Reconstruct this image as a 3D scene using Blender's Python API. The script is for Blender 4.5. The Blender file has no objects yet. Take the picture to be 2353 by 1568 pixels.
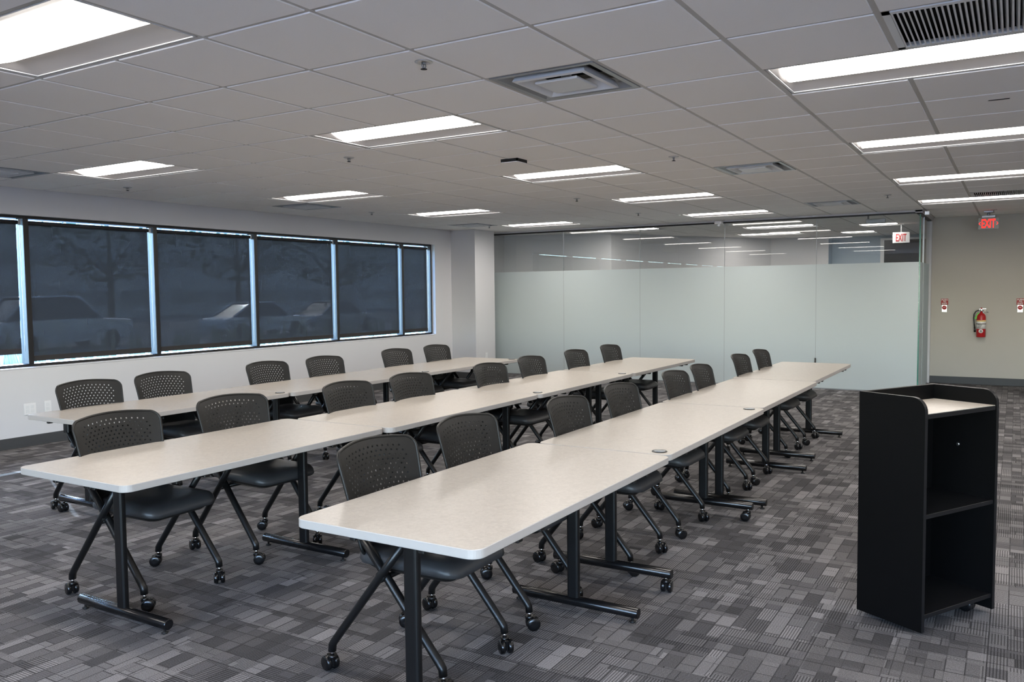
import bpy, math, random
from mathutils import Vector, Matrix
from mathutils.geometry import delaunay_2d_cdt
random.seed(7)
C = bpy.context.scene.collection
SC = bpy.context.scene
PI = math.pi
T = 0.6096            # ceiling module
HC = 2.561            # ceiling height
VL = 5.497            # face of the window wall
UG = 10.544           # glass partition
UR = 12.1             # wall with the extinguisher
HT = 0.702            # table top height

# ---------------------------------------------------------------- camera, sky, sun, exposure
cam = bpy.data.cameras.new('camera')
co = bpy.data.objects.new('camera', cam); C.objects.link(co)
yaw, pit, rol = 0.5437253, 0.0589735, -0.0108769
f = Vector((math.cos(yaw)*math.cos(pit), math.sin(yaw)*math.cos(pit), -math.sin(pit)))
rt = f.cross(Vector((0, 0, 1))).normalized(); up = rt.cross(f)
cr, sr = math.cos(rol), math.sin(rol)
X = cr*rt + sr*up; Y = -sr*rt + cr*up
co.matrix_world = Matrix(((X.x, Y.x, -f.x, -2.37759), (X.y, Y.y, -f.y, -2.92781), (X.z, Y.z, -f.z, 1.4884), (0, 0, 0, 1)))
cam.sensor_fit = 'HORIZONTAL'; cam.sensor_width = 36.0
cam.lens = 1914.54/2353*36.0
cam.clip_start = 0.05; cam.clip_end = 400
SC.camera = co

w = bpy.data.worlds.new('sky'); SC.world = w; w.use_nodes = True
nt = w.node_tree; nt.nodes.clear()
sky = nt.nodes.new('ShaderNodeTexSky'); sky.sky_type = 'NISHITA'; sky.sun_disc = False
sky.sun_elevation = math.radians(33); sky.sun_rotation = math.radians(24)
bg = nt.nodes.new('ShaderNodeBackground'); bg.inputs['Strength'].default_value = 7.0
wo = nt.nodes.new('ShaderNodeOutputWorld')
nt.links.new(sky.outputs[0], bg.inputs[0]); nt.links.new(bg.outputs[0], wo.inputs[0])

sun = bpy.data.lights.new('sun', 'SUN'); sun.energy = 18.0; sun.angle = math.radians(0.5); sun.color = (1.0, 0.96, 0.9)
so = bpy.data.objects.new('sun', sun); C.objects.link(so); so.location = (8, 20, 12)
so.rotation_euler = Vector((-0.44, -1.0, -0.69)).to_track_quat('-Z', 'Y').to_euler()

LAMP, LENS = 15.5, 14.0     # watts of each troffer's downward lamp, glow of its lens
SC.view_settings.view_transform = 'Standard'; SC.view_settings.look = 'None'
SC.view_settings.gamma = 1.0; SC.view_settings.use_curve_mapping = False
SC.view_settings.exposure = 0.0
SC.cycles.caustics_reflective = False; SC.cycles.caustics_refractive = False

# ---------------------------------------------------------------- materials
def sl(r, g, b):
    return tuple(((c/255)/12.92 if c/255 <= 0.04045 else ((c/255+0.055)/1.055)**2.4) for c in (r, g, b)) + (1.0,)

def mat(name, col, rough=0.5, metal=0.0, noise=0.0, nscale=40.0, bump=0.0, bscale=200.0, spec=0.5, coat=0.0):
    m = bpy.data.materials.new(name); m.use_nodes = True
    t = m.node_tree; b = t.nodes['Principled BSDF']
    c = col if len(col) == 4 else tuple(col)+(1.0,)
    b.inputs['Base Color'].default_value = c; b.inputs['Roughness'].default_value = rough
    b.inputs['Metallic'].default_value = metal; b.inputs['Specular IOR Level'].default_value = spec
    b.inputs['Coat Weight'].default_value = coat
    tc = t.nodes.new('ShaderNodeTexCoord')
    if noise > 0:
        n = t.nodes.new('ShaderNodeTexNoise'); n.inputs['Scale'].default_value = nscale; n.inputs['Detail'].default_value = 4
        t.links.new(tc.outputs['Object'], n.inputs['Vector'])
        mr = t.nodes.new('ShaderNodeMapRange'); mr.inputs['To Min'].default_value = 1-noise; mr.inputs['To Max'].default_value = 1+noise
        t.links.new(n.outputs['Fac'], mr.inputs['Value'])
        mx = t.nodes.new('ShaderNodeMix'); mx.data_type = 'RGBA'; mx.blend_type = 'MULTIPLY'; mx.inputs[0].default_value = 1
        mx.inputs[6].default_value = c; t.links.new(mr.outputs[0], mx.inputs[7]); t.links.new(mx.outputs[2], b.inputs['Base Color'])
    if bump > 0:
        n2 = t.nodes.new('ShaderNodeTexNoise'); n2.inputs['Scale'].default_value = bscale; n2.inputs['Detail'].default_value = 3
        t.links.new(tc.outputs['Object'], n2.inputs['Vector'])
        bp = t.nodes.new('ShaderNodeBump'); bp.inputs['Strength'].default_value = bump; bp.inputs['Distance'].default_value = 0.002
        t.links.new(n2.outputs['Fac'], bp.inputs['Height']); t.links.new(bp.outputs[0], b.inputs['Normal'])
    return m

def emit(name, col, s):
    m = bpy.data.materials.new(name); m.use_nodes = True; t = m.node_tree; t.nodes.clear()
    e = t.nodes.new('ShaderNodeEmission'); e.inputs[0].default_value = tuple(col)+(1.0,); e.inputs[1].default_value = s
    o = t.nodes.new('ShaderNodeOutputMaterial'); t.links.new(e.outputs[0], o.inputs[0]); return m

def glass(name, tint, ior=1.5):
    m = bpy.data.materials.new(name); m.use_nodes = True; t = m.node_tree; t.nodes.clear()
    tr = t.nodes.new('ShaderNodeBsdfTransparent'); tr.inputs[0].default_value = tuple(tint)+(1.0,)
    gl = t.nodes.new('ShaderNodeBsdfGlossy'); gl.inputs['Roughness'].default_value = 0.0
    fr = t.nodes.new('ShaderNodeFresnel'); fr.inputs[0].default_value = ior
    mx = t.nodes.new('ShaderNodeMixShader'); o = t.nodes.new('ShaderNodeOutputMaterial')
    ge = t.nodes.new('ShaderNodeNewGeometry'); sb = t.nodes.new('ShaderNodeMath'); sb.operation = 'SUBTRACT'; sb.inputs[0].default_value = 1.0
    mu = t.nodes.new('ShaderNodeMath'); mu.operation = 'MULTIPLY'
    t.links.new(ge.outputs['Backfacing'], sb.inputs[1]); t.links.new(fr.outputs[0], mu.inputs[0]); t.links.new(sb.outputs[0], mu.inputs[1])
    t.links.new(mu.outputs[0], mx.inputs[0]); t.links.new(tr.outputs[0], mx.inputs[1]); t.links.new(gl.outputs[0], mx.inputs[2])
    t.links.new(mx.outputs[0], o.inputs[0]); return m

def film_mat():
    m = bpy.data.materials.new('frosted_film'); m.use_nodes = True; t = m.node_tree; t.nodes.clear()
    d = t.nodes.new('ShaderNodeBsdfDiffuse'); d.inputs[0].default_value = (0.665, 0.725, 0.73, 1)
    l = t.nodes.new('ShaderNodeBsdfTranslucent'); l.inputs[0].default_value = (0.68, 0.74, 0.755, 1)
    mx = t.nodes.new('ShaderNodeMixShader'); mx.inputs[0].default_value = 0.45; o = t.nodes.new('ShaderNodeOutputMaterial')
    t.links.new(d.outputs[0], mx.inputs[1]); t.links.new(l.outputs[0], mx.inputs[2]); t.links.new(mx.outputs[0], o.inputs[0]); return m

def shade_mat():
    m = bpy.data.materials.new('shade_mesh'); m.use_nodes = True; t = m.node_tree; t.nodes.clear()
    d = t.nodes.new('ShaderNodeBsdfDiffuse'); d.inputs[0].default_value = (0.020, 0.021, 0.024, 1)
    tr = t.nodes.new('ShaderNodeBsdfTransparent'); tr.inputs[0].default_value = (1.0, 0.93, 0.86, 1)
    tc = t.nodes.new('ShaderNodeTexCoord'); mp = t.nodes.new('ShaderNodeMapping'); mp.inputs['Scale'].default_value = (60, 60, 2.0)
    n = t.nodes.new('ShaderNodeTexNoise'); n.inputs['Scale'].default_value = 1.0; n.inputs['Detail'].default_value = 3
    t.links.new(tc.outputs['Object'], mp.inputs[0]); t.links.new(mp.outputs[0], n.inputs['Vector'])
    mr = t.nodes.new('ShaderNodeMapRange'); mr.inputs['To Min'].default_value = 0.088; mr.inputs['To Max'].default_value = 0.108
    t.links.new(n.outputs['Fac'], mr.inputs['Value'])
    mx = t.nodes.new('ShaderNodeMixShader'); o = t.nodes.new('ShaderNodeOutputMaterial')
    tl = t.nodes.new('ShaderNodeBsdfTranslucent'); tl.inputs[0].default_value = (0.0105, 0.0105, 0.0105, 1); ad = t.nodes.new('ShaderNodeAddShader')
    t.links.new(d.outputs[0], ad.inputs[0]); t.links.new(tl.outputs[0], ad.inputs[1])
    t.links.new(mr.outputs[0], mx.inputs[0]); t.links.new(ad.outputs[0], mx.inputs[1]); t.links.new(tr.outputs[0], mx.inputs[2])
    t.links.new(mx.outputs[0], o.inputs[0]); return m

def carpet_mat():
    m = bpy.data.materials.new('carpet'); m.use_nodes = True; t = m.node_tree; L = t.links
    b = t.nodes['Principled BSDF']; b.inputs['Roughness'].default_value = 0.95; b.inputs['Specular IOR Level'].default_value = 0.15
    tc = t.nodes.new('ShaderNodeTexCoord')
    def math_(op, a, c=None, v=None):
        n = t.nodes.new('ShaderNodeMath'); n.operation = op
        if hasattr(a, 'links'): L.new(a, n.inputs[0])
        else: n.inputs[0].default_value = a
        if c is not None:
            if hasattr(c, 'links'): L.new(c, n.inputs[1])
            else: n.inputs[1].default_value = c
        return n.outputs[0]
    def brick(scale, wd, ht, rot, off, squash, sfreq, loc):
        mp = t.nodes.new('ShaderNodeMapping'); mp.inputs['Rotation'].default_value = (0, 0, rot); mp.inputs['Location'].default_value = loc
        L.new(tc.outputs['Object'], mp.inputs[0])
        br = t.nodes.new('ShaderNodeTexBrick'); L.new(mp.outputs[0], br.inputs['Vector'])
        br.inputs['Scale'].default_value = scale; br.inputs['Brick Width'].default_value = wd; br.inputs['Row Height'].default_value = ht
        br.inputs['Mortar Size'].default_value = 0.0028; br.inputs['Mortar Smooth'].default_value = 0.3
        br.offset = off; br.squash = squash; br.squash_frequency = sfreq; br.offset_frequency = 2
        br.inputs['Color1'].default_value = (0, 0, 0, 1); br.inputs['Color2'].default_value = (1, 1, 1, 1); br.inputs['Mortar'].default_value = (0, 0, 0, 1)
        bw = t.nodes.new('ShaderNodeRGBToBW'); L.new(br.outputs['Color'], bw.inputs[0])
        return bw.outputs[0], br.outputs['Fac']
    a, fa = brick(1, 0.17, 0.085, PI/2, 0.43, 1.7, 3, (0.03, 0.01, 0))
    c, fc = brick(1, 0.150, 0.070, 0, 0.37, 1.8, 2, (0.31, 0.27, 0))
    d, fd = brick(1, 0.33, 0.125, PI/2, 0.31, 1.5, 2, (0.11, 0.07, 0))
    sel, _ = brick(1, 0.3048, 0.3048, 0, 0.5, 1.0, 2, (0.2, 0.1, 0))
    # where the large blocks are bright use the wide bricks, elsewhere the small ones
    pick = math_('GREATER_THAN', d, 0.5)
    def mixf(fac, x, y):
        n = t.nodes.new('ShaderNodeMix'); n.data_type = 'FLOAT'; L.new(fac, n.inputs[0])
        for s, v in ((2, x), (3, y)):
            if hasattr(v, 'links'): L.new(v, n.inputs[s])
            else: n.inputs[s].default_value = v
        return n.outputs[0]
    blend = math_('ADD', math_('MULTIPLY', a, 0.62), math_('MULTIPLY', c, 0.38))
    tone = mixf(pick, blend, c); mort = mixf(pick, fa, fc)
    tone2 = math_('ADD', math_('MULTIPLY', tone, 0.80), math_('MULTIPLY', d, 0.20))
    # fine tufted lines: along the room in most blocks, across it in others
    sx = t.nodes.new('ShaderNodeSeparateXYZ'); L.new(tc.outputs['Object'], sx.inputs[0])
    lu = math_('SINE', math_('MULTIPLY', sx.outputs[1], 2*PI/0.0115)); lv = math_('SINE', math_('MULTIPLY', sx.outputs[0], 2*PI/0.0115))
    line = mixf(math_('GREATER_THAN', sel, 0.62), lu, lv)
    line = math_('GREATER_THAN', line, 0.25)
    strength = math_('MULTIPLY', math_('GREATER_THAN', math_('FRACT', math_('MULTIPLY', tone, 7.31)), 0.30), 0.45)
    strength = math_('ADD', strength, 0.15)
    nz = t.nodes.new('ShaderNodeTexNoise'); nz.inputs['Scale'].default_value = 260; nz.inputs['Detail'].default_value = 2
    L.new(tc.outputs['Object'], nz.inputs['Vector'])
    ramp = t.nodes.new('ShaderNodeValToRGB'); e = ramp.color_ramp.elements
    e[0].position = 0.0; e[0].color = (0.062, 0.060, 0.062, 1); e[1].position = 1.0; e[1].color = (0.27, 0.258, 0.262, 1)
    x = ramp.color_ramp.elements.new(0.3); x.color = (0.098, 0.094, 0.098, 1)
    x = ramp.color_ramp.elements.new(0.55); x.color = (0.168, 0.161, 0.164, 1)
    L.new(tone2, ramp.inputs[0])
    f1 = math_('SUBTRACT', 1.0, math_('MULTIPLY', line, strength))
    f2 = math_('SUBTRACT', 1.0, math_('MULTIPLY', mort, 0.38))
    f3 = math_('ADD', 0.05, math_('MULTIPLY', nz.outputs['Fac'], 1.8))
    fac = math_('MULTIPLY', math_('MULTIPLY', f1, f2), f3)
    mx = t.nodes.new('ShaderNodeMix'); mx.data_type = 'RGBA'; mx.blend_type = 'MULTIPLY'; mx.inputs[0].default_value = 1
    L.new(ramp.outputs[0], mx.inputs[6]); L.new(fac, mx.inputs[7]); L.new(mx.outputs[2], b.inputs['Base Color'])
    bp = t.nodes.new('ShaderNodeBump'); bp.inputs['Strength'].default_value = 0.35; bp.inputs['Distance'].default_value = 0.003
    L.new(fac, bp.inputs['Height']); L.new(bp.outputs[0], b.inputs['Normal'])
    return m

def laminate_mat():
    m = mat('laminate', (0.60, 0.535, 0.465), 0.32, spec=0.5)
    t = m.node_tree; b = t.nodes['Principled BSDF']; L = t.links
    tc = t.nodes.new('ShaderNodeTexCoord')
    n1 = t.nodes.new('ShaderNodeTexNoise'); n1.inputs['Scale'].default_value = 38; n1.inputs['Detail'].default_value = 5; n1.inputs['Distortion'].default_value = 1.2
    n2 = t.nodes.new('ShaderNodeTexNoise'); n2.inputs['Scale'].default_value = 300; n2.inputs['Detail'].default_value = 2
    L.new(tc.outputs['Object'], n1.inputs['Vector']); L.new(tc.outputs['Object'], n2.inputs['Vector'])
    r = t.nodes.new('ShaderNodeValToRGB'); e = r.color_ramp.elements
    e[0].position = 0.33; e[0].color = (0.345, 0.312, 0.273, 1); e[1].position = 0.66; e[1].color = (0.445, 0.407, 0.361, 1)
    mx = t.nodes.new('ShaderNodeMix'); mx.data_type = 'FLOAT'; mx.inputs[0].default_value = 0.35
    L.new(n1.outputs['Fac'], mx.inputs[2]); L.new(n2.outputs['Fac'], mx.inputs[3]); L.new(mx.outputs[0], r.inputs[0]); L.new(r.outputs[0], b.inputs['Base Color'])
    return m

M = {}
M['wall'] = mat('wall_paint', (0.575, 0.575, 0.592), 0.7, noise=0.02, nscale=3, bump=0.05)
M['wall_beige'] = mat('wall_paint_beige', (0.46, 0.435, 0.385), 0.7, noise=0.02, nscale=3, bump=0.05)
M['wall_blue'] = mat('wall_paint_blue', (0.42, 0.50, 0.58), 0.7, noise=0.02, nscale=3)
M['tile'] = mat('ceiling_tile', (0.90, 0.88, 0.855), 0.9, noise=0.03, nscale=150, bump=0.15, bscale=260, spec=0.1)
M['grid'] = mat('ceiling_grid', (0.50, 0.485, 0.46), 0.5)
M['plenum'] = mat('ceiling_slab', (0.5, 0.48, 0.46), 0.9, noise=0.02)
M['base'] = mat('rubber_base', (0.045, 0.047, 0.050), 0.55, noise=0.03)
M['carpet'] = carpet_mat()
M['lam'] = laminate_mat()
M['edge'] = mat('edge_band', (0.37, 0.345, 0.33), 0.4, noise=0.02)
M['black'] = mat('black_steel', (0.004, 0.004, 0.0043), 0.36, noise=0.05, spec=0.4)
M['gloss'] = mat('black_gloss', (0.004, 0.004, 0.0045), 0.24)
M['plastic'] = mat('black_plastic', (0.0058, 0.0057, 0.0056), 0.48, spec=0.36, bump=0.12, bscale=500)
M['vinyl'] = mat('grey_vinyl', (0.030, 0.030, 0.032), 0.45, noise=0.08, nscale=30, bump=0.1, bscale=350)
M['lectern'] = mat('black_laminate', (0.0022, 0.0022, 0.0024), 0.5, noise=0.05, spec=0.12)
M['lectern_edge'] = mat('black_edge', (0.006, 0.006, 0.007), 0.45, spec=0.3)
M['chrome'] = mat('chrome', (0.75, 0.75, 0.76), 0.15, metal=1.0)
M['alum'] = mat('aluminium', (0.62, 0.63, 0.64), 0.3, metal=1.0, noise=0.03)
M['frame'] = mat('window_frame_black', (0.010, 0.010, 0.011), 0.4)
M['reflector'] = mat('dimmed_reflector', (0.25, 0.238, 0.238), 0.5, noise=0.01)  # white reflectors coloured grey, so the strong lens light on them looks weaker
M['lens'] = emit('lamp_lens', (1.0, 0.945, 0.88), LENS)
M['white_metal'] = mat('white_metal', (0.66, 0.67, 0.68), 0.35, noise=0.02)
M['grey_metal'] = mat('grey_metal', (0.32, 0.34, 0.36), 0.32, metal=0.6)
M['dark'] = mat('duct_dark', (0.012, 0.012, 0.012), 0.8)
M['pane'] = glass('window_glass', (0.93, 0.93, 0.96), 1.45)
M['pane_blue'] = glass('tinted_window_glass', (0.70, 0.82, 0.95), 1.45)
M['part'] = glass('partition_glass', (0.974, 0.984, 0.981), 1.85)
M['green'] = mat('glass_edge_green', (0.06, 0.20, 0.16), 0.15, spec=0.8)
M['film'] = film_mat()
M['shade'] = shade_mat()
M['hem'] = mat('shade_hem', (0.022, 0.020, 0.021), 0.8, noise=0.05)
M['plate'] = mat('white_plate', (0.72, 0.72, 0.73), 0.35, noise=0.01)
M['red'] = mat('extinguisher_red', (0.42, 0.012, 0.015), 0.3, noise=0.03)
M['sign_red'] = mat('sign_red', (0.33, 0.016, 0.018), 0.45, noise=0.02)
M['white'] = mat('print_white', (0.75, 0.73, 0.70), 0.5, noise=0.02)
M['yellow'] = mat('print_yellow', (0.75, 0.52, 0.08), 0.5)
M['tag'] = mat('tag_green', (0.12, 0.55, 0.07), 0.5)
M['exit_on'] = emit('exit_letters', (1.0, 0.025, 0.02), 2.6)
M['acrylic'] = mat('exit_panel', (0.15, 0.16, 0.14), 0.2)
M['exit_off'] = mat('exit_red_print', (0.50, 0.03, 0.03), 0.5)
M['asphalt'] = mat('asphalt', (0.13, 0.135, 0.14), 0.9, noise=0.2, nscale=2)
M['grass'] = mat('grass', (0.24, 0.25, 0.17), 0.9, noise=0.3, nscale=6)
M['leaf'] = mat('leaves', (0.035, 0.060, 0.028), 0.8, noise=0.35, nscale=1.5)
M['bark'] = mat('bark', (0.05, 0.04, 0.03), 0.9, noise=0.2)
M['kerb'] = mat('concrete', (0.45, 0.45, 0.44), 0.8, noise=0.08)
M['car_silver'] = mat('car_silver', (0.50, 0.54, 0.60), 0.25, metal=0.4, coat=0.6)
M['car_white'] = mat('car_white', (0.70, 0.72, 0.75), 0.25, coat=0.6)
M['car_grey'] = mat('car_grey', (0.22, 0.25, 0.30), 0.25, metal=0.4, coat=0.6)
M['car_glass'] = mat('car_glass', (0.02, 0.025, 0.03), 0.08)
M['tyre'] = mat('tyre', (0.015, 0.015, 0.015), 0.8)
M['facade'] = mat('facade', (0.42, 0.43, 0.44), 0.7, noise=0.06)

# ---------------------------------------------------------------- mesh builder
class MB:
    def __init__(s): s.v = []; s.f = []; s.m = []; s.sm = []
    def add(s, vs, fs, mi=0, smooth=False, mtx=None):
        o = len(s.v)
        for p in vs:
            p = Vector(p)
            if mtx is not None: p = mtx @ p
            s.v.append(p)
        for q in fs:
            s.f.append([o+i for i in q]); s.m.append(mi); s.sm.append(smooth)
    def box(s, x0, x1, y0, y1, z0, z1, mi=0, mtx=None):
        s.add([(x0, y0, z0), (x1, y0, z0), (x1, y1, z0), (x0, y1, z0), (x0, y0, z1), (x1, y0, z1), (x1, y1, z1), (x0, y1, z1)],
              [(0, 3, 2, 1), (4, 5, 6, 7), (0, 1, 5, 4), (1, 2, 6, 5), (2, 3, 7, 6), (3, 0, 4, 7)], mi, False, mtx)
    def bbox(s, x0, x1, y0, y1, z0, z1, b=0.004, mi=0, mtx=None):
        """box with chamfered edges"""
        vs = []; idx = {}
        def P(ix, iy, iz, ax):
            q = [(x0, x1)[ix], (y0, y1)[iy], (z0, z1)[iz]]
            sg = [1-2*ix, 1-2*iy, 1-2*iz]
            for k in range(3):
                if k != ax: q[k] += sg[k]*b
            idx[(ix, iy, iz, ax)] = len(vs); vs.append(tuple(q))
        for ix in (0, 1):
            for iy in (0, 1):
                for iz in (0, 1):
                    for ax in (0, 1, 2): P(ix, iy, iz, ax)
        g = lambda *k: idx[k]
        fs = []
        for sgn in (0, 1):
            fs.append((g(sgn, 0, 0, 0), g(sgn, 1, 0, 0), g(sgn, 1, 1, 0), g(sgn, 0, 1, 0)))
            fs.append((g(0, sgn, 0, 1), g(1, sgn, 0, 1), g(1, sgn, 1, 1), g(0, sgn, 1, 1)))
            fs.append((g(0, 0, sgn, 2), g(1, 0, sgn, 2), g(1, 1, sgn, 2), g(0, 1, sgn, 2)))
        for a in (0, 1):
            for c in (0, 1):
                fs.append((g(0, a, c, 1), g(1, a, c, 1), g(1, a, c, 2), g(0, a, c, 2)))
                fs.append((g(a, 0, c, 0), g(a, 1, c, 0), g(a, 1, c, 2), g(a, 0, c, 2)))
                fs.append((g(a, c, 0, 0), g(a, c, 1, 0), g(a, c, 1, 1), g(a, c, 0, 1)))
        for ix in (0, 1):
            for iy in (0, 1):
                for iz in (0, 1): fs.append((g(ix, iy, iz, 0), g(ix, iy, iz, 1), g(ix, iy, iz, 2)))
        s.add(vs, fs, mi, False, mtx)
    def tube(s, pts, r, n=10, mi=0, closed=False, sx=1.0, mtx=None, cap=True):
        pts = [Vector(p) for p in pts]; k = len(pts); vs = []; fs = []
        prev = None
        for i, p in enumerate(pts):
            if closed: d = (pts[(i+1) % k]-pts[i-1])
            else: d = (pts[min(i+1, k-1)]-pts[max(i-1, 0)])
            d.normalize()
            if prev is None:
                a = Vector((0, 0, 1)) if abs(d.z) < 0.9 else Vector((1, 0, 0))
                x = d.cross(a).normalized()
            else:
                x = (prev-d*prev.dot(d)).normalized()
            prev = x; y = d.cross(x)
            rr = r[i] if isinstance(r, (list, tuple)) else r
            for j in range(n):
                an = 2*PI*j/n; vs.append(p+x*(math.cos(an)*rr*sx)+y*(math.sin(an)*rr))
        for i in range(k if closed else k-1):
            a = i*n; b2 = ((i+1) % k)*n
            for j in range(n): fs.append((a+j, a+(j+1) % n, b2+(j+1) % n, b2+j))
        s.add(vs, fs, mi, True, mtx)
        if cap and not closed:
            s.add(vs[:n], [tuple(range(n))[::-1]], mi, False, mtx); s.add(vs[-n:], [tuple(range(n))], mi, False, mtx)
    def lathe(s, prof, n=20, mi=0, mtx=None, smooth=True):
        """profile of (r, z) about the z axis"""
        vs = []; fs = []
        for r, z in prof:
            for j in range(n):
                a = 2*PI*j/n; vs.append((r*math.cos(a), r*math.sin(a), z))
        for i in range(len(prof)-1):
            for j in range(n): fs.append((i*n+j, i*n+(j+1) % n, (i+1)*n+(j+1) % n, (i+1)*n+j))
        fs.append(tuple(range(n))[::-1]); fs.append(tuple((len(prof)-1)*n+j for j in range(n)))
        s.add(vs, fs, mi, smooth, mtx)
    def prism(s, poly, z0, z1, mi=0, mtx=None, side=None):
        n = len(poly)
        vs = [(x, y, z0) for x, y in poly]+[(x, y, z1) for x, y in poly]
        s.add(vs, [tuple(range(n))[::-1], tuple(range(n, 2*n))], mi, False, mtx)
        s.add(vs, [(i, (i+1) % n, n+(i+1) % n, n+i) for i in range(n)], mi if side is None else side, False, mtx)
    def rings(s, rgs, mi=0, mtx=None, smooth=True, caps=True):
        n = len(rgs[0]); vs = [p for r in rgs for p in r]; fs = []
        for i in range(len(rgs)-1):
            for j in range(n): fs.append((i*n+j, i*n+(j+1) % n, (i+1)*n+(j+1) % n, (i+1)*n+j))
        s.add(vs, fs, mi, smooth, mtx)
        if caps:
            s.add(rgs[0], [tuple(range(n))[::-1]], mi, smooth, mtx); s.add(rgs[-1], [tuple(range(n))], mi, smooth, mtx)
    def mesh(s, name, mats, fix=True):
        me = bpy.data.meshes.new(name); me.from_pydata([tuple(p) for p in s.v], [], s.f)
        for m in (mats if isinstance(mats, (list, tuple)) else [mats]): me.materials.append(m)
        me.polygons.foreach_set('material_index', s.m); me.polygons.foreach_set('use_smooth', s.sm)
        me.update()
        if fix:
            import bmesh
            bm = bmesh.new(); bm.from_mesh(me); bmesh.ops.remove_doubles(bm, verts=bm.verts, dist=1e-6)
            bmesh.ops.recalc_face_normals(bm, faces=bm.faces); bm.to_mesh(me); bm.free()
        return me

def obj(name, mb, mats, parent=None, loc=None, rotz=None):
    me = mb if isinstance(mb, bpy.types.Mesh) else mb.mesh(name, mats)
    o = bpy.data.objects.new(name, me); C.objects.link(o)
    if parent is not None: o.parent = parent
    if loc is not None: o.location = loc
    if rotz is not None: o.rotation_euler = (0, 0, rotz)
    return o
def tag(o, label, cat, group=None):
    o['label'] = label; o['category'] = cat
    if group: o['group'] = group
    return o
def thing(name, label, cat, loc=(0, 0, 0), rotz=0, group=None):
    o = bpy.data.objects.new(name, None); C.objects.link(o); o.empty_display_size = 0.1
    o.location = loc; o.rotation_euler = (0, 0, rotz)
    return tag(o, label, cat, group)
def struct(name, mb=None, mats=None, loc=None):
    if mb is None:
        o = bpy.data.objects.new(name, None); C.objects.link(o); o.empty_display_size = 0.1
        if loc: o.location = loc
    else: o = obj(name, mb, mats, None, loc)
    o['kind'] = 'structure'; return o
def dup(root, loc, rotz, label, group=None):
    r = root.copy(); C.objects.link(r); r.location = loc; r.rotation_euler = (0, 0, rotz); r['label'] = label
    if group: r['group'] = group
    for ch in list(root.children):
        c = ch.copy(); C.objects.link(c); c.parent = r
        for g in list(ch.children):
            d = g.copy(); C.objects.link(d); d.parent = c
    return r
def rrect(x0, x1, y0, y1, r, n=6):
    out = []
    for cx, cy, a0 in ((x1-r, y1-r, 0), (x0+r, y1-r, 90), (x0+r, y0+r, 180), (x1-r, y0+r, 270)):
        for i in range(n+1):
            a = math.radians(a0+90*i/n); out.append((cx+r*math.cos(a), cy+r*math.sin(a)))
    return out
def text_mesh(txt, size, name, m, bold=0.0, xs=1.0):
    cu = bpy.data.curves.new('tmp', 'FONT'); cu.body = txt; cu.size = size; cu.align_x = 'CENTER'; cu.align_y = 'CENTER'
    cu.extrude = 0.0008; cu.offset = bold; cu.space_line = 0.8; cu.resolution_u = 3
    o = bpy.data.objects.new('tmp', cu); C.objects.link(o)
    dg = bpy.context.evaluated_depsgraph_get()
    me = bpy.data.meshes.new_from_object(o.evaluated_get(dg)); me.name = name
    bpy.data.objects.remove(o); bpy.data.curves.remove(cu)
    me.materials.clear(); me.materials.append(m)
    for v in me.vertices: v.co.x *= xs
    return me
# local frame of things hung on walls that face the camera side (-u): x -> -v, y -> up, z -> -u
WALLM = Matrix(((0, 0, -1, 0), (-1, 0, 0, 0), (0, 1, 0, 0), (0, 0, 0, 1)))
def on_wall(name, label, cat, u, v, z, group=None):
    t = thing(name, label, cat, group=group); t.matrix_world = Matrix.Translation((u, v, z)) @ WALLM
    return t

# ---------------------------------------------------------------- room shell
U0, V0 = -5.6, -8.6          # behind and to the right of the camera
b = MB(); b.box(U0-0.2, 19.0, V0-0.2, VL+0.3, -0.06, 0.0)
struct('floor', b, M['carpet'])

# window wall with its long opening
WB, WT, WE = 0.785, 2.30, 9.065     # sill, head, far jamb
vw = VL
b = MB()
b.box(U0, WE, vw, vw+0.24, 0, WB); b.box(U0, WE, vw, vw+0.24, WT, HC+0.2); b.box(WE, 19.0, vw, vw+0.24, 0, HC+0.2)
b.box(U0, U0+0.15, vw, vw+0.24, WB, WT)
struct('wall_left', b, M['wall'])
b = MB(); b.bbox(U0, 9.54, vw-0.012, vw, 0.0, 0.105, 0.003); b.box(U0, 9.54, vw-0.02, vw-0.012, 0, 0.012)
struct('baseboard_left', b, M['base'])
# column
b = MB(); b.box(9.54, 10.16, 5.0, vw, 0, HC+0.1)
struct('wall_column', b, M['wall'])
b = MB(); b.bbox(9.528, 10.16, 4.988, 5.0, 0, 0.105, 0.003); b.bbox(9.528, 9.54, 4.988, vw-0.012, 0, 0.105, 0.003)
struct('baseboard_column', b, M['base'])
# wall with the extinguisher
b = MB(); b.box(UR, UR+0.15, V0, -1.76, 0, HC+0.1)
struct('wall_far', b, M['wall_beige'])
b = MB(); b.bbox(UR-0.012, UR, V0, -1.80, 0, 0.11, 0.003)
struct('baseboard_far', b, M['base'])
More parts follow.
